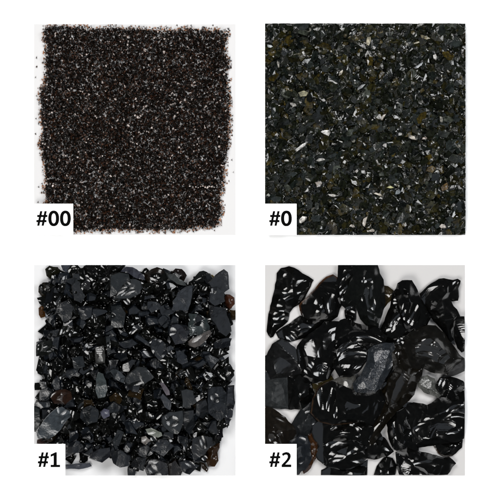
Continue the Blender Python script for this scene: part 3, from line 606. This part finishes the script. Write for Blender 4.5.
 ('brown oval shard above the very large slate oval', [(51,396),(57,390),(66,388.4),(72,391),(73,398),(66,404),(55,403)],13,6,(.020,.009,.005),.25,[(56,392,5,.7,35,2,.1,2,.4),(62,393,2,.6,0,0,.1,2,.4)]),
 ('grey finely grooved slab left of the centre', [(96,347),(104,345),(105.5,362),(97,363)],14,5,(.05,.05,.048),.35,[(101,354,4.5,8,0,0,.22,2.0,.1)]),
 ('small blue slate patch left of the grooved slab', [(73,357),(84,355.5),(86,366),(75,368)],13,5,(.012,.019,.025),.5,[]),
 ('small lilac nugget right of the very large oval', [(101,411),(105,407.5),(110,409),(110.6,415),(104.5,418)],15,4,(.11,.11,.19),.4,[(106,412,3,1.5,20,1,.2,1.8,.5)]),
 ('slim dark teal upright shard above the centre', [(106.5,336),(111,335),(111.5,352),(108,355)],13,5,(.012,.019,.021),.45,[]),
 ('slate shard with a pink tinge above the dark crystal shard', [(171.8,324),(178,323),(183,326),(188.4,339),(184,343),(176,344),(170,335)],13,6,(.026,.027,.040),.45,[(175,328,4,1.5,0,2,.3,1.8,.6)]),
 ('dark teal block in the lower left of #1 near the lilac nugget', [(83,408),(92,404),(99,409),(98,421),(88,424),(81,417)],11,6,(.009,.014,.018),.45,[]),
 ('dark slate chip in the left upper quarter, beside sparkling bits', [(60,303),(68,300),(74,306),(72,318),(64,322),(59,314)],8,7,SD,.4,[]),
 ('dull slate patch between the triangle and the large quadrilateral', [(160,306),(168,303),(171,310),(168,318),(161,314)],10,6,SM,.45,[]),
 ('large dark plate left of the pointed top right shard, under the quadrilateral', [(158,312),(170,316),(171,324),(165,328),(157,322)],9,6,SD,.5,[(166,320,4,.7,-12,2,.1,2,.3)]),
 ('flat dark shard in the lower middle, right of the grey pentagon', [(196,402),(206,398),(209,410),(203,418),(196,414)],11,6,SD,.5,[]),
 ('slate scrap left of the scuffed rhombus, near the white triangular flash', [(140,446),(148,443),(151,450),(145,457),(139,454)],11,6,SD,.45,[]),
]
for i, (lab, poly, z, th, tint, ro, hl) in enumerate(K1):
    flat_ = ro >= .4; mx_ = max(tint)
    tint = tuple((v * .8 + mx_ * .2) * (.125 if mx_ < .05 else .25 if mx_ < .09 else .20) for v in tint) if flat_ else tuple(v * .4 for v in tint)
    if flat_: hl = [(a, b_, c, e_, f_, g_, min(h_, .06), j_, k_) for a, b_, c, e_, f_, g_, h_, j_, k_ in hl]
    o = shard('glass_shard', poly, z, th, 400 + i, M_SHARD, '1', hl=hl, spacing=0.75, tint=tint, rough=(.14 + .07 * ((i * 37) % 10) / 10) if flat_ else min(ro - .06, .2), grit=.22 if flat_ else .12,
              facets=4 if flat_ else 6, tilt=(3, 20) if flat_ else (5, 28), scoops=int(i % 4 == 0) if flat_ else 2, ripple=.09 if flat_ else .12, wob=.22, swell=.04, avoid=1.0, toward=.75 if flat_ else .2, jag=.5,
              edge=th * .85 if flat_ else 2.0, bevel=1.2 if flat_ else .9)
    tag(o, lab, 'glass shard', 'medium glass shards in the #1 sample')

# ------------------------------------------------------------------ sample #1: the smaller shards between the traced ones
OUT1 = [(45,268),(62,264),(126,264),(140,270),(150,269),(163,268),(172,271),(190,279),(204,272),(212,277),(224,271),(228,275),(229,292),(233,298),(233,320),(230,330),(231,345),(228,358),(233,375),(229,382),
        (234,390),(233,408),(226,428),(221,438),(216,445),(213,458),(205,468),(190,471),(182,474),(148,474),(135,472),(121,465),(100,459),(90,462),(70,464),(36,446),(35,420),(35,370),(37,350),(37,335),(42,320),(41,300),(41,285),(46,278)]
O1 = np.array([W(*p) for p in OUT1])
def rand_outline(r, cx, cy, a, b, rot, n=None):
    n = n or r.integers(5, 9); P = []
    th = np.sort(r.uniform(0, 2 * math.pi, n) * 0.35 + np.arange(n) * 2 * math.pi / n)
    for t in th:
        k = r.uniform(0.75, 1.12); x, y = a * k * math.cos(t), b * k * math.sin(t)
        P.append((cx + x * math.cos(rot) - y * math.sin(rot), cy + x * math.sin(rot) + y * math.cos(rot)))
    return P
r1 = np.random.default_rng(31)
SPARK = 'small glossy black shard with sharp bright glints, between the slate pieces of the #1 sample'
DULL = 'small dull slate shard wedged among glossy black bits in the #1 sample'
AMB = 'small dark brown shard showing amber among the black bits of the #1 sample'
fill1 = []
def add1(px, py, z, a, b, layer):
    poly = rand_outline(r1, px, py, a, b, r1.uniform(0, math.pi)); u = r1.random(); seed = int(r1.integers(1 << 30))
    if layer == 0: u = .3
    if u < 0.70:
        hl = []
        for _ in range(r1.integers(0, 5) if layer else 0):
            hl.append((px + r1.normal() * a * .4, py + r1.normal() * b * .4, r1.uniform(1.6, 5.0), r1.uniform(.35, 1.15), r1.uniform(0, 180), int(r1.choice([0, 0, 1, 2, -1, -1])), r1.uniform(.05, .22), r1.uniform(1.4, 2.4), .7))
        g = r1.uniform(.4, 1.2)
        it = shard('', poly, z, r1.uniform(5.5, 8), seed, None, '1', tint=(.0018 * g, .0019 * g, .0016 * g), rough=.11, grit=.08, facets=6, tilt=(6, 34), ripple=.14, scoops=2, avoid=.8, toward=.25, hl=hl, spacing=0.78 if layer else 1.5, ridges=bool(layer), raw=True)
        lb = (SPARK, 'small glossy shards in the #1 sample')
    elif u < 0.98:
        g = r1.uniform(.3, 1.0)
        it = shard('', poly, z, r1.uniform(5, 7), seed, None, '1', tint=(.0022 * g, .0030 * g, .0043 * g), rough=.16, grit=.2, facets=4, tilt=(3, 24), ripple=.1, wob=.3, toward=.6, scoops=0, edge=4.2, bevel=1.2, spacing=0.9, raw=True)
        lb = (DULL, 'small dull slate shards in the #1 sample')
    else:
        it = shard('', poly, z, r1.uniform(5, 7), seed, None, '1', tint=(.009, .0055, .002), rough=.13, grit=.2, facets=5, tilt=(5, 28), ripple=.1, scoops=2, spacing=0.9, raw=True)
        lb = (AMB, 'small amber brown shards in the #1 sample')
    if it: fill1.append(it + (lb,))
for layer, (step, zlo, zhi) in enumerate(((7.0, 0, 1), (12.0, 4, 6.5), (12.0, 7, 10.5))):
    y = 268.0; row = 0
    while y < 474:
        x = 38.0 + (row % 2) * step / 2
        while x < 234:
            px, py = x + r1.normal() * step * .16, y + r1.normal() * step * .16
            q = np.array([W(px, py)])
            if inside(q, O1)[0] and dist_edge(q, O1)[0] > (4.5 if layer == 0 else 4.8) and not (px < 62 and py > 449):
                a = r1.uniform(6.0, 10.5) if layer else r1.uniform(6.5, 8.5)
                add1(px, py, r1.uniform(zlo, zhi), a, a * r1.uniform(0.55, 0.9), layer)
            x += step
        y += step * 0.88; row += 1
def visible_counts(items, rect, step, blockers=()):
    offs, VV, FF, own = 0, [], [], []
    for i, it in enumerate(list(items) + list(blockers)):
        VV.append(it[0]); FF.append(it[1] + offs); own.append(np.full(len(it[1]), i)); offs += len(it[0])
    VA = np.vstack(VV); FA = np.vstack(FF); OW = np.concatenate(own)
    bvh = BVHTree.FromPolygons([tuple(v) for v in VA], [tuple(f) for f in FA])
    cnt = np.zeros(len(items) + len(blockers), int)
    (ax, ay), (bx, by) = W(rect[0], rect[3]), W(rect[2], rect[1])
    for x in np.arange(ax - 3, bx + 3, step):
        for y in np.arange(ay - 3, by + 3, step):
            hit = bvh.ray_cast(Vector((x, y, 200)), Vector((0, 0, -1)))
            if hit[2] is not None: cnt[OW[hit[2]]] += 1
    return cnt[:len(items)]
block = []
for o in [o for o in C.objects if o.name.startswith('glass_shard')]:
    me = o.data; v = np.empty(len(me.vertices) * 3); me.vertices.foreach_get('co', v)
    t = np.empty(len(me.polygons) * 3, np.int32); me.loops.foreach_get('vertex_index', t)
    block.append((v.reshape(-1, 3) / S + np.array(o.location) / S, t.reshape(-1, 3)))
cnt1 = visible_counts(fill1, PANEL['1'], 0.8, block)
ordr = np.argsort(-cnt1); n_solo = 299 - len(block)
for i in ordr[:n_solo]:
    V, F, t, ro, gr, lb = fill1[i]
    o = finish_shard('glass_shard', V, F, M_SHARD, t, ro, gr); tag(o, lb[0], 'glass shard', lb[1])
def join_rest(name, idx, items, m, label, cat, shards=False):
    offs, VV, FF, TT, RR, GG = 0, [], [], [], [], []
    for i in idx:
        V, F, t, ro, gr = items[i][:5]
        VV.append(V); FF.append(F + offs); offs += len(V)
        TT.append(np.zeros((len(V), 3)) + np.array(t)); RR.append(np.full(len(V), ro)); GG.append(np.full(len(V), gr))
    if shards: o = finish_shard(name, np.vstack(VV), np.vstack(FF), m, np.vstack(TT), np.concatenate(RR), np.concatenate(GG))
    else: o = new_mesh_obj(name, np.vstack(VV), np.vstack(FF), m, smooth=False, tint=np.vstack(TT), rough=np.concatenate(RR), grit=np.concatenate(GG))
    tag(o, label, cat, kind='stuff')
join_rest('small_shards', [i for i in ordr[n_solo:] if cnt1[i] > 0], fill1, M_SHARD, 'tiny black glass splinters filling the gaps of the #1 sample', 'glass splinters', True)

# ------------------------------------------------------------------ samples #0 and #00: chips and granules
def hull_template(r, npts):
    bm = bmesh.new()
    for _ in range(npts):
        v = r.normal(size=3); v /= np.linalg.norm(v); v *= r.uniform(0.8, 1.0); bm.verts.new(v)
    bmesh.ops.convex_hull(bm, input=bm.verts)
    loose = [v for v in bm.verts if not v.link_faces]
    bmesh.ops.delete(bm, geom=loose, context='VERTS')
    bmesh.ops.triangulate(bm, faces=bm.faces)
    bmesh.ops.recalc_face_normals(bm, faces=bm.faces)
    bm.verts.index_update()
    V = np.array([v.co[:] for v in bm.verts]); F = np.array([[v.index for v in f.verts] for f in bm.faces])
    bm.free(); return V, F
def rotm(r, tilt):
    a = r.uniform(0, 2 * math.pi); b = r.uniform(0, 2 * math.pi)
    ax = Vector((math.cos(a), math.sin(a), 0))
    return np.array((Matrix.Rotation(tilt, 3, ax) @ Matrix.Rotation(b, 3, 'Z')))
def clip_box(V, F, x0, y0, x1, y1):
    """cut one chip off cleanly at the edge of its square"""
    bm = bmesh.new(); vs = [bm.verts.new(v) for v in V]
    for f in F: bm.faces.new([vs[i] for i in f])
    for co_, no in (((x0, 0, 0), (-1, 0, 0)), ((x1, 0, 0), (1, 0, 0)), ((0, y0, 0), (0, -1, 0)), ((0, y1, 0), (0, 1, 0))):
        res = bmesh.ops.bisect_plane(bm, geom=bm.verts[:] + bm.edges[:] + bm.faces[:], plane_co=co_, plane_no=no, clear_outer=True)
        ed = [e for e in res['geom_cut'] if isinstance(e, bmesh.types.BMEdge)]
        if ed: bmesh.ops.contextual_create(bm, geom=ed)
    bmesh.ops.triangulate(bm, faces=bm.faces); bm.verts.index_update()
    if not bm.faces: bm.free(); return None
    V = np.array([v.co[:] for v in bm.verts]); F = np.array([[v.index for v in f.verts] for f in bm.faces]); bm.free()
    return V, F

def grains(kind, items, rect, m, name, stuffname, label_of, stufflabel, cat, keep=300, step=1.0):
    """items: list of (V, F, tint, rough, grit). Finds what shows from above, makes the `keep` largest single things, the rest one heap."""
    cnt = visible_counts(items, rect, step)
    order = np.argsort(-cnt)
    solo = set(int(i) for i in order[:keep] if cnt[i] > 0)
    for i in solo:
        V, F, tint, ro, gr = items[i][:5]
        o = new_mesh_obj(name, V, F, m, smooth=False, tint=tint, rough=ro, grit=gr)
        lab, grp = label_of(items[i]); tag(o, lab, cat, grp)
    join_rest(stuffname, [i for i in range(len(items)) if i not in solo and cnt[i] > 0], items, m, stufflabel, cat)

# #0 : flat chips, cut off square at the border
r0 = np.random.default_rng(5)
def flake_template(r, lo=.78):
    n = int(r.integers(4, 8)); th = np.arange(n) * 2 * math.pi / n + r.uniform(-.3, .3, n) * 2.2 / n * 1.6
    rad = r.uniform(lo, 1.14, n)
    P = np.column_stack([rad * np.cos(th), rad * np.sin(th)])
    k = r.uniform(.80, .97, n)[:, None]; sh = r.uniform(-.08, .08, 2)
    c = P.mean(0) + r.uniform(-.35, .35, 2)
    V = np.vstack([np.column_stack([P, np.full(n, -.9)]), np.column_stack([P * k + sh, .55 + r.uniform(-.35, .35, n)]), [[c[0], c[1], .75 + r.uniform(-.1, .35)]], [[0, 0, -1]]])
    F = []
    for i in range(n):
        j = (i + 1) % n
        F += [(i, j, n + j), (i, n + j, n + i), (n + i, n + j, 2 * n), (j, i, 2 * n + 1)]
    return V, np.array(F)
HV = np.array([tuple(H) for H in HALF])
def lit_frac(V, F):
    n = np.cross(V[F[:, 1]] - V[F[:, 0]], V[F[:, 2]] - V[F[:, 0]]); A = np.linalg.norm(n, axis=1) + 1e-12; n = n / A[:, None]
    w_ = A * np.clip(n[:, 2], 0, None); hit = (n @ HV.T).max(1) > 0.978
    return (w_ * hit).sum() / (w_.sum() + 1e-12)
TPL = [flake_template(r0) for _ in range(60)]; TPB = [flake_template(r0, .45) for _ in range(60)]
x0, y0, x1, y1 = PANEL['0']; (ax, ay), (bx, by) = W(x0, y1), W(x1, y0)
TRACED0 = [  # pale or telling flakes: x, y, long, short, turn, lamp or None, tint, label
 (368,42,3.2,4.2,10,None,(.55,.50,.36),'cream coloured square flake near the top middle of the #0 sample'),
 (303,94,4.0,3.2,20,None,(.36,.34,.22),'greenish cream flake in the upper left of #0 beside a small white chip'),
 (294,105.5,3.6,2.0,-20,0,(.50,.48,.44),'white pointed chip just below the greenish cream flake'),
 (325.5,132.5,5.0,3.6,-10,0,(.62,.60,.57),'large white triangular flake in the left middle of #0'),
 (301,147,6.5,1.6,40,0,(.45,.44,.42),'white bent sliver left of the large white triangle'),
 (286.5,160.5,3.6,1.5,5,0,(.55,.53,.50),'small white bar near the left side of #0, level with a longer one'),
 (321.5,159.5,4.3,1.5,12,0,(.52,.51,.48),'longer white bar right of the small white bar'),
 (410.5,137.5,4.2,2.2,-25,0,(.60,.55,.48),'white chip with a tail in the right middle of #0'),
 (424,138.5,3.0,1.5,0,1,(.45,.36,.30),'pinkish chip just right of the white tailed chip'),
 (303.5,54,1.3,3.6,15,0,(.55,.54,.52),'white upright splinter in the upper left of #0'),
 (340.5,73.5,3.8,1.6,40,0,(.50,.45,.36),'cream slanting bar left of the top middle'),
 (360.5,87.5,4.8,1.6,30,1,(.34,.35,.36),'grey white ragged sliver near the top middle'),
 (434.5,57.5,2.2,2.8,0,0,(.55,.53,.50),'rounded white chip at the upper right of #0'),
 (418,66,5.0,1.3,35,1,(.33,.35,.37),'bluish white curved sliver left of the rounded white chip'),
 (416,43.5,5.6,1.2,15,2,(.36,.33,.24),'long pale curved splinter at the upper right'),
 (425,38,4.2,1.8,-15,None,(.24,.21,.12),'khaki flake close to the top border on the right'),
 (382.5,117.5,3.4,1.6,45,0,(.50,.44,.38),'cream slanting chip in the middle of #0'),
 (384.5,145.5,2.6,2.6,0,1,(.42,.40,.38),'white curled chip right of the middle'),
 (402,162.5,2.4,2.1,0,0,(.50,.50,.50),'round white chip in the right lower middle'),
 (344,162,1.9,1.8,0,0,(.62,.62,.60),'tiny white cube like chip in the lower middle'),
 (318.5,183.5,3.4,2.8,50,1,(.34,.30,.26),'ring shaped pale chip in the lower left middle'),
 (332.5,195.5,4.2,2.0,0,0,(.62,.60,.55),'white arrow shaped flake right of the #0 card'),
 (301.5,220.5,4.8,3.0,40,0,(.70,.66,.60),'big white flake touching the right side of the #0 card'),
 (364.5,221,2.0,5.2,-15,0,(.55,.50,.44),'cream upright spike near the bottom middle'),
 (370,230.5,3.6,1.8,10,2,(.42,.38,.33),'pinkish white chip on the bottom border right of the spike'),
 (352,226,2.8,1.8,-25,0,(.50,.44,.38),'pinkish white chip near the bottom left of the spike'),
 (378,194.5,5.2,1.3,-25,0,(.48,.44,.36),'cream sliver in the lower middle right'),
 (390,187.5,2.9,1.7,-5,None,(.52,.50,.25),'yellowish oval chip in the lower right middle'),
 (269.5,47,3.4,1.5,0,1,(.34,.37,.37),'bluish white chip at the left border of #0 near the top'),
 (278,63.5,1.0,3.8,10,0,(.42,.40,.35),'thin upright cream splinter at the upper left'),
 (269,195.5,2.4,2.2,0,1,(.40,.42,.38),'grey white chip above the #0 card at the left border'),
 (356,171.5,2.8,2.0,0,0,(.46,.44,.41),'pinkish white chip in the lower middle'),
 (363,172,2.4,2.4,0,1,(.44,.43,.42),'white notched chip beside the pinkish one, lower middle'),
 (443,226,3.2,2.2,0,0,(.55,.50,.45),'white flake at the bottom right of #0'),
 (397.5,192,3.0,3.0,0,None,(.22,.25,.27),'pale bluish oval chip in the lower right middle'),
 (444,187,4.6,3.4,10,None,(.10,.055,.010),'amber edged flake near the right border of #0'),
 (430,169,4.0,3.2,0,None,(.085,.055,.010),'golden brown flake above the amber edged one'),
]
items0 = []
def add0(px, py, z, a, b, c, tilt, tint, ro, gr, yaw=None, lab=None, normal=None):
    V, F = (TPL if yaw is None else TPB)[r0.integers(60)]
    V = V * np.array([a, b, c])
    if yaw is not None:
        V = V @ np.array(Matrix.Rotation(math.radians(yaw), 3, 'Z')).T
        if normal is not None:
            q = Vector((0, 0, 1)).rotation_difference(normal).to_matrix(); V = V @ np.array(q).T
    else:
        ok = r0.random() > .945; V0 = V
        for _ in range(10):
            V = V0 @ rotm(r0, tilt).T
            if ok or lit_frac(V, F) < .12: break
            tilt = math.radians(abs(r0.normal() * 17))
    cx, cy = W(px, py); V = V + np.array([cx, cy, z])
    if V[:, 2].min() < 0.05: V[:, 2] += 0.05 - V[:, 2].min()
    if V[:, 0].min() < ax or V[:, 0].max() > bx or V[:, 1].min() < ay or V[:, 1].max() > by:
        res = clip_box(V, F, ax, ay, bx, by)
        if res is None: return
        V, F = res
    items0.append((V, F, tint, ro, gr, lab))
for layer in range(6):
    n = (2600, 1000, 1000, 900, 700, 900)[layer]
    for _ in range(n):
        px, py = r0.uniform(x0 - 2, x1 + 2), r0.uniform(y0 - 2, y1 + 2)
        a = r0.uniform(3.8, 8.4) if 0 < layer < 5 else r0.uniform(5, 8) if layer == 0 else r0.uniform(1.2, 3.2); b = a * r0.uniform(.5, .9); c = r0.uniform(.6, 1.3)
        u = r0.random(); g = r0.uniform(.5, 1.7)
        if u < .50 or layer == 0: t = (.0024 * g, .0029 * g, .0014 * g)
        elif u < .70: t = (.0028 * g, .0038 * g, .0031 * g)
        elif u < .90: t = (.0058 * g, .0052 * g, .0013 * g)
        elif u < .955: t = (.013 * g, .0095 * g, .0016 * g)
        elif u < .985: t = (.011 * g, .0125 * g, .0095 * g)
        else: t = (.09 * g, .087 * g, .075 * g)
        if u >= .985: a *= .6; b *= .6
        add0(px, py, 1.0 + min(layer, 4.6) * 1.5 + r0.uniform(0, 1.2), a, b, c, math.radians(abs(r0.normal() * 17)), t, r0.uniform(.07, .2), r0.uniform(.15, .5))
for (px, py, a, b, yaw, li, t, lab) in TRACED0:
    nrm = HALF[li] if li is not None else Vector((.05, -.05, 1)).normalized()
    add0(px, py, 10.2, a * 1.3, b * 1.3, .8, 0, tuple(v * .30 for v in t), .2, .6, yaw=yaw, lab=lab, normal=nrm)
def lab0(it):
    if it[5]: return it[5], 'pale flakes on top of the #0 sample'
    t = it[2]
    if t[0] > t[2] * 2.5: return 'olive brown glass chip among the black chips of the #0 sample', 'olive brown chips in the #0 sample'
    if t[0] > .0062: return 'grey glass chip lighter than the black chips around it in the #0 sample', 'light grey chips in the #0 sample'
    if t[2] > t[0] * 1.1: return 'dark bluish slate glass chip in the #0 sample', 'bluish slate chips in the #0 sample'
    return 'greenish black glass chip in the #0 sample', 'greenish black chips in the #0 sample'
items0 = items0[::-1]
grains('0', items0, PANEL['0'], M_CHIP, 'glass_chip', 'loose_chips', lab0, 'greenish black chips filling the #0 square between the larger ones', 'glass chip', step=0.8)

# #00 : fine granules heaped in a rough square, rim one grain deep
r9 = np.random.default_rng(9)
TPG = [hull_template(r9, 8) for _ in range(30)]
EDGE00 = [(42,27),(55,25.5),(70,26),(80,26),(88,28),(100,27),(112,25.5),(122,28),(137,27.5),(152,29),(170,30),(180,28),(195,28),(208,29),(220,30),(231,32),(230,45),(228,52),(231,62),(229,75),(231,90),(233,105),(233,125),(231,140),(228,155),(227,170),(226,185),(224,200),(224,212),(222,224),
          (214,229),(200,229),(190,232),(172,232),(150,233),(135,232),(120,233),(105,233),(90,233.5),(70,234),(50,232),(44,225),(43,210),(43,198),(41,190),(43,180),(42,165),(40,155),(38,145),(40,130),(38,118),(38,105),(37,92),(42,80),(43,68),(41,60),(44,50),(42,40)]
E00 = np.array([W(x_, y_ - (1.8 if y_ < 60 else 0)) for x_, y_ in EDGE00])
items9 = []
(ax9, ay9), (bx9, by9) = W(34.2, 234.8), W(235.3, 24.2)
def add9(px, py, z, rad, tint, ro):
    V, F = TPG[r9.integers(len(TPG))]
    V0 = V * np.array([rad * r9.uniform(.9, 1.35), rad * r9.uniform(.7, 1.05), rad * r9.uniform(.45, .9)])
    ok = r9.random() > .86
    for _ in range(8):
        V = V0 @ rotm(r9, abs(r9.normal() * .6)).T
        if ok or lit_frac(V, F) < .10: break
    cx, cy = W(px, py); V = V + np.array([cx, cy, z]);
    if V[:, 2].min() < 0.02: V[:, 2] += 0.02 - V[:, 2].min()
    V[:, 0] = np.clip(V[:, 0], ax9, bx9); V[:, 1] = np.clip(V[:, 1], ay9, by9)
    items9.append((V, F, tint, ro, .25))
for layer in range(4):
    n = (16000, 10000, 10000, 8000)[layer]
    P = np.column_stack([r9.uniform(34, 236, n), r9.uniform(24, 236, n)])
    Q = np.array([W(*p) for p in P]); ins = inside(Q, E00); de = dist_edge(Q, E00)
    sd = np.where(ins, de, -de) + vnoise(Q, 4.0, 3) * 1.3 + vnoise(Q, 11.0, 4) * .8
    for (px, py), s_ in zip(P, sd):
        if s_ < (-.3 if layer == 0 else .8 + layer * .9): continue
        if layer == 0 and s_ < .5 and r9.random() < .45: continue
        rim = s_ < 3.6
        u = r9.random(); g = r9.uniform(.5, 1.7)
        if rim and u < .55: t = (.17 * g, .080 * g, .042 * g)
        elif u < .74: t = (.0030 * g, .0019 * g, .0012 * g)
        elif u < .91: t = (.016 * g, .0066 * g, .0034 * g)
        elif u < .968: t = (.040 * g, .023 * g, .016 * g)
        else: t = (.30 * g ** .5, .26 * g ** .5, .24 * g ** .5)  # glints painted in as pale grain tints
        add9(px, py, .6 + layer * 1.25 + r9.uniform(0, .9), (r9.uniform(1.0, 1.75) if layer else r9.uniform(1.5, 2.1)) if not rim else r9.uniform(.75, 1.3), t, r9.uniform(.08, .3))
for (px, py) in [(36.5,57.5),(36.8,66.8),(36,77.5),(36.2,118.5),(35.5,134),(38.5,187),(213,25.4),(229,28.6),(88,24.8),(177,25.5),(191,25.6),(116,24.9),(37,96),(233.5,172),(229,181),(232,160),(36,207),(38,202),(224,190),(225,205),(222,217)]:
    add9(px, py, 1.0, r9.uniform(.9, 1.3), (.03, .022, .015), .2)
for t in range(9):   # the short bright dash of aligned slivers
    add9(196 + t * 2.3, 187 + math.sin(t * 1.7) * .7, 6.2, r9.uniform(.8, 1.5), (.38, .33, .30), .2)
def lab9(it):
    t = it[2]
    if t[0] > .13 and t[1] > t[0] * .75: return 'tiny granule with a painted pale glint in the #00 sample', 'pale granules in the #00 sample'
    if t[0] > .05: return 'tiny amber brown granule in the #00 sample', 'amber brown granules in the #00 sample'
    if t[0] > .0062: return 'tiny dark brown granule in the #00 sample', 'dark brown granules in the #00 sample'
    return 'tiny black granule in the #00 sample', 'black granules in the #00 sample'
grains('00', items9, PANEL['00'], M_GRAIN, 'glass_granule', 'fine_granules', lab9, 'fine brownish black glass granules heaped in the #00 square', 'glass granule', step=0.7)


# ------------------------------------------------------------------ camera
cam = bpy.data.cameras.new('camera'); co = bpy.data.objects.new('camera', cam); C.objects.link(co)
co.location = (0, 0, 3.0); co.rotation_euler = (0, 0, 0)
cam.sensor_width = 36; cam.lens = 36 * 3.0 / 0.5; cam.clip_start = 0.1; cam.clip_end = 50
scene.camera = co
scene.view_settings.view_transform = 'Standard'; scene.view_settings.look = 'None'
scene.view_settings.gamma = 1; scene.view_settings.exposure = 0
scene.render.film_transparent = False
scene.cycles.use_denoising = True
scene.cycles.denoiser = 'OPENIMAGEDENOISE'
scene.cycles.max_bounces = 5
scene.cycles.filter_width = 1.5
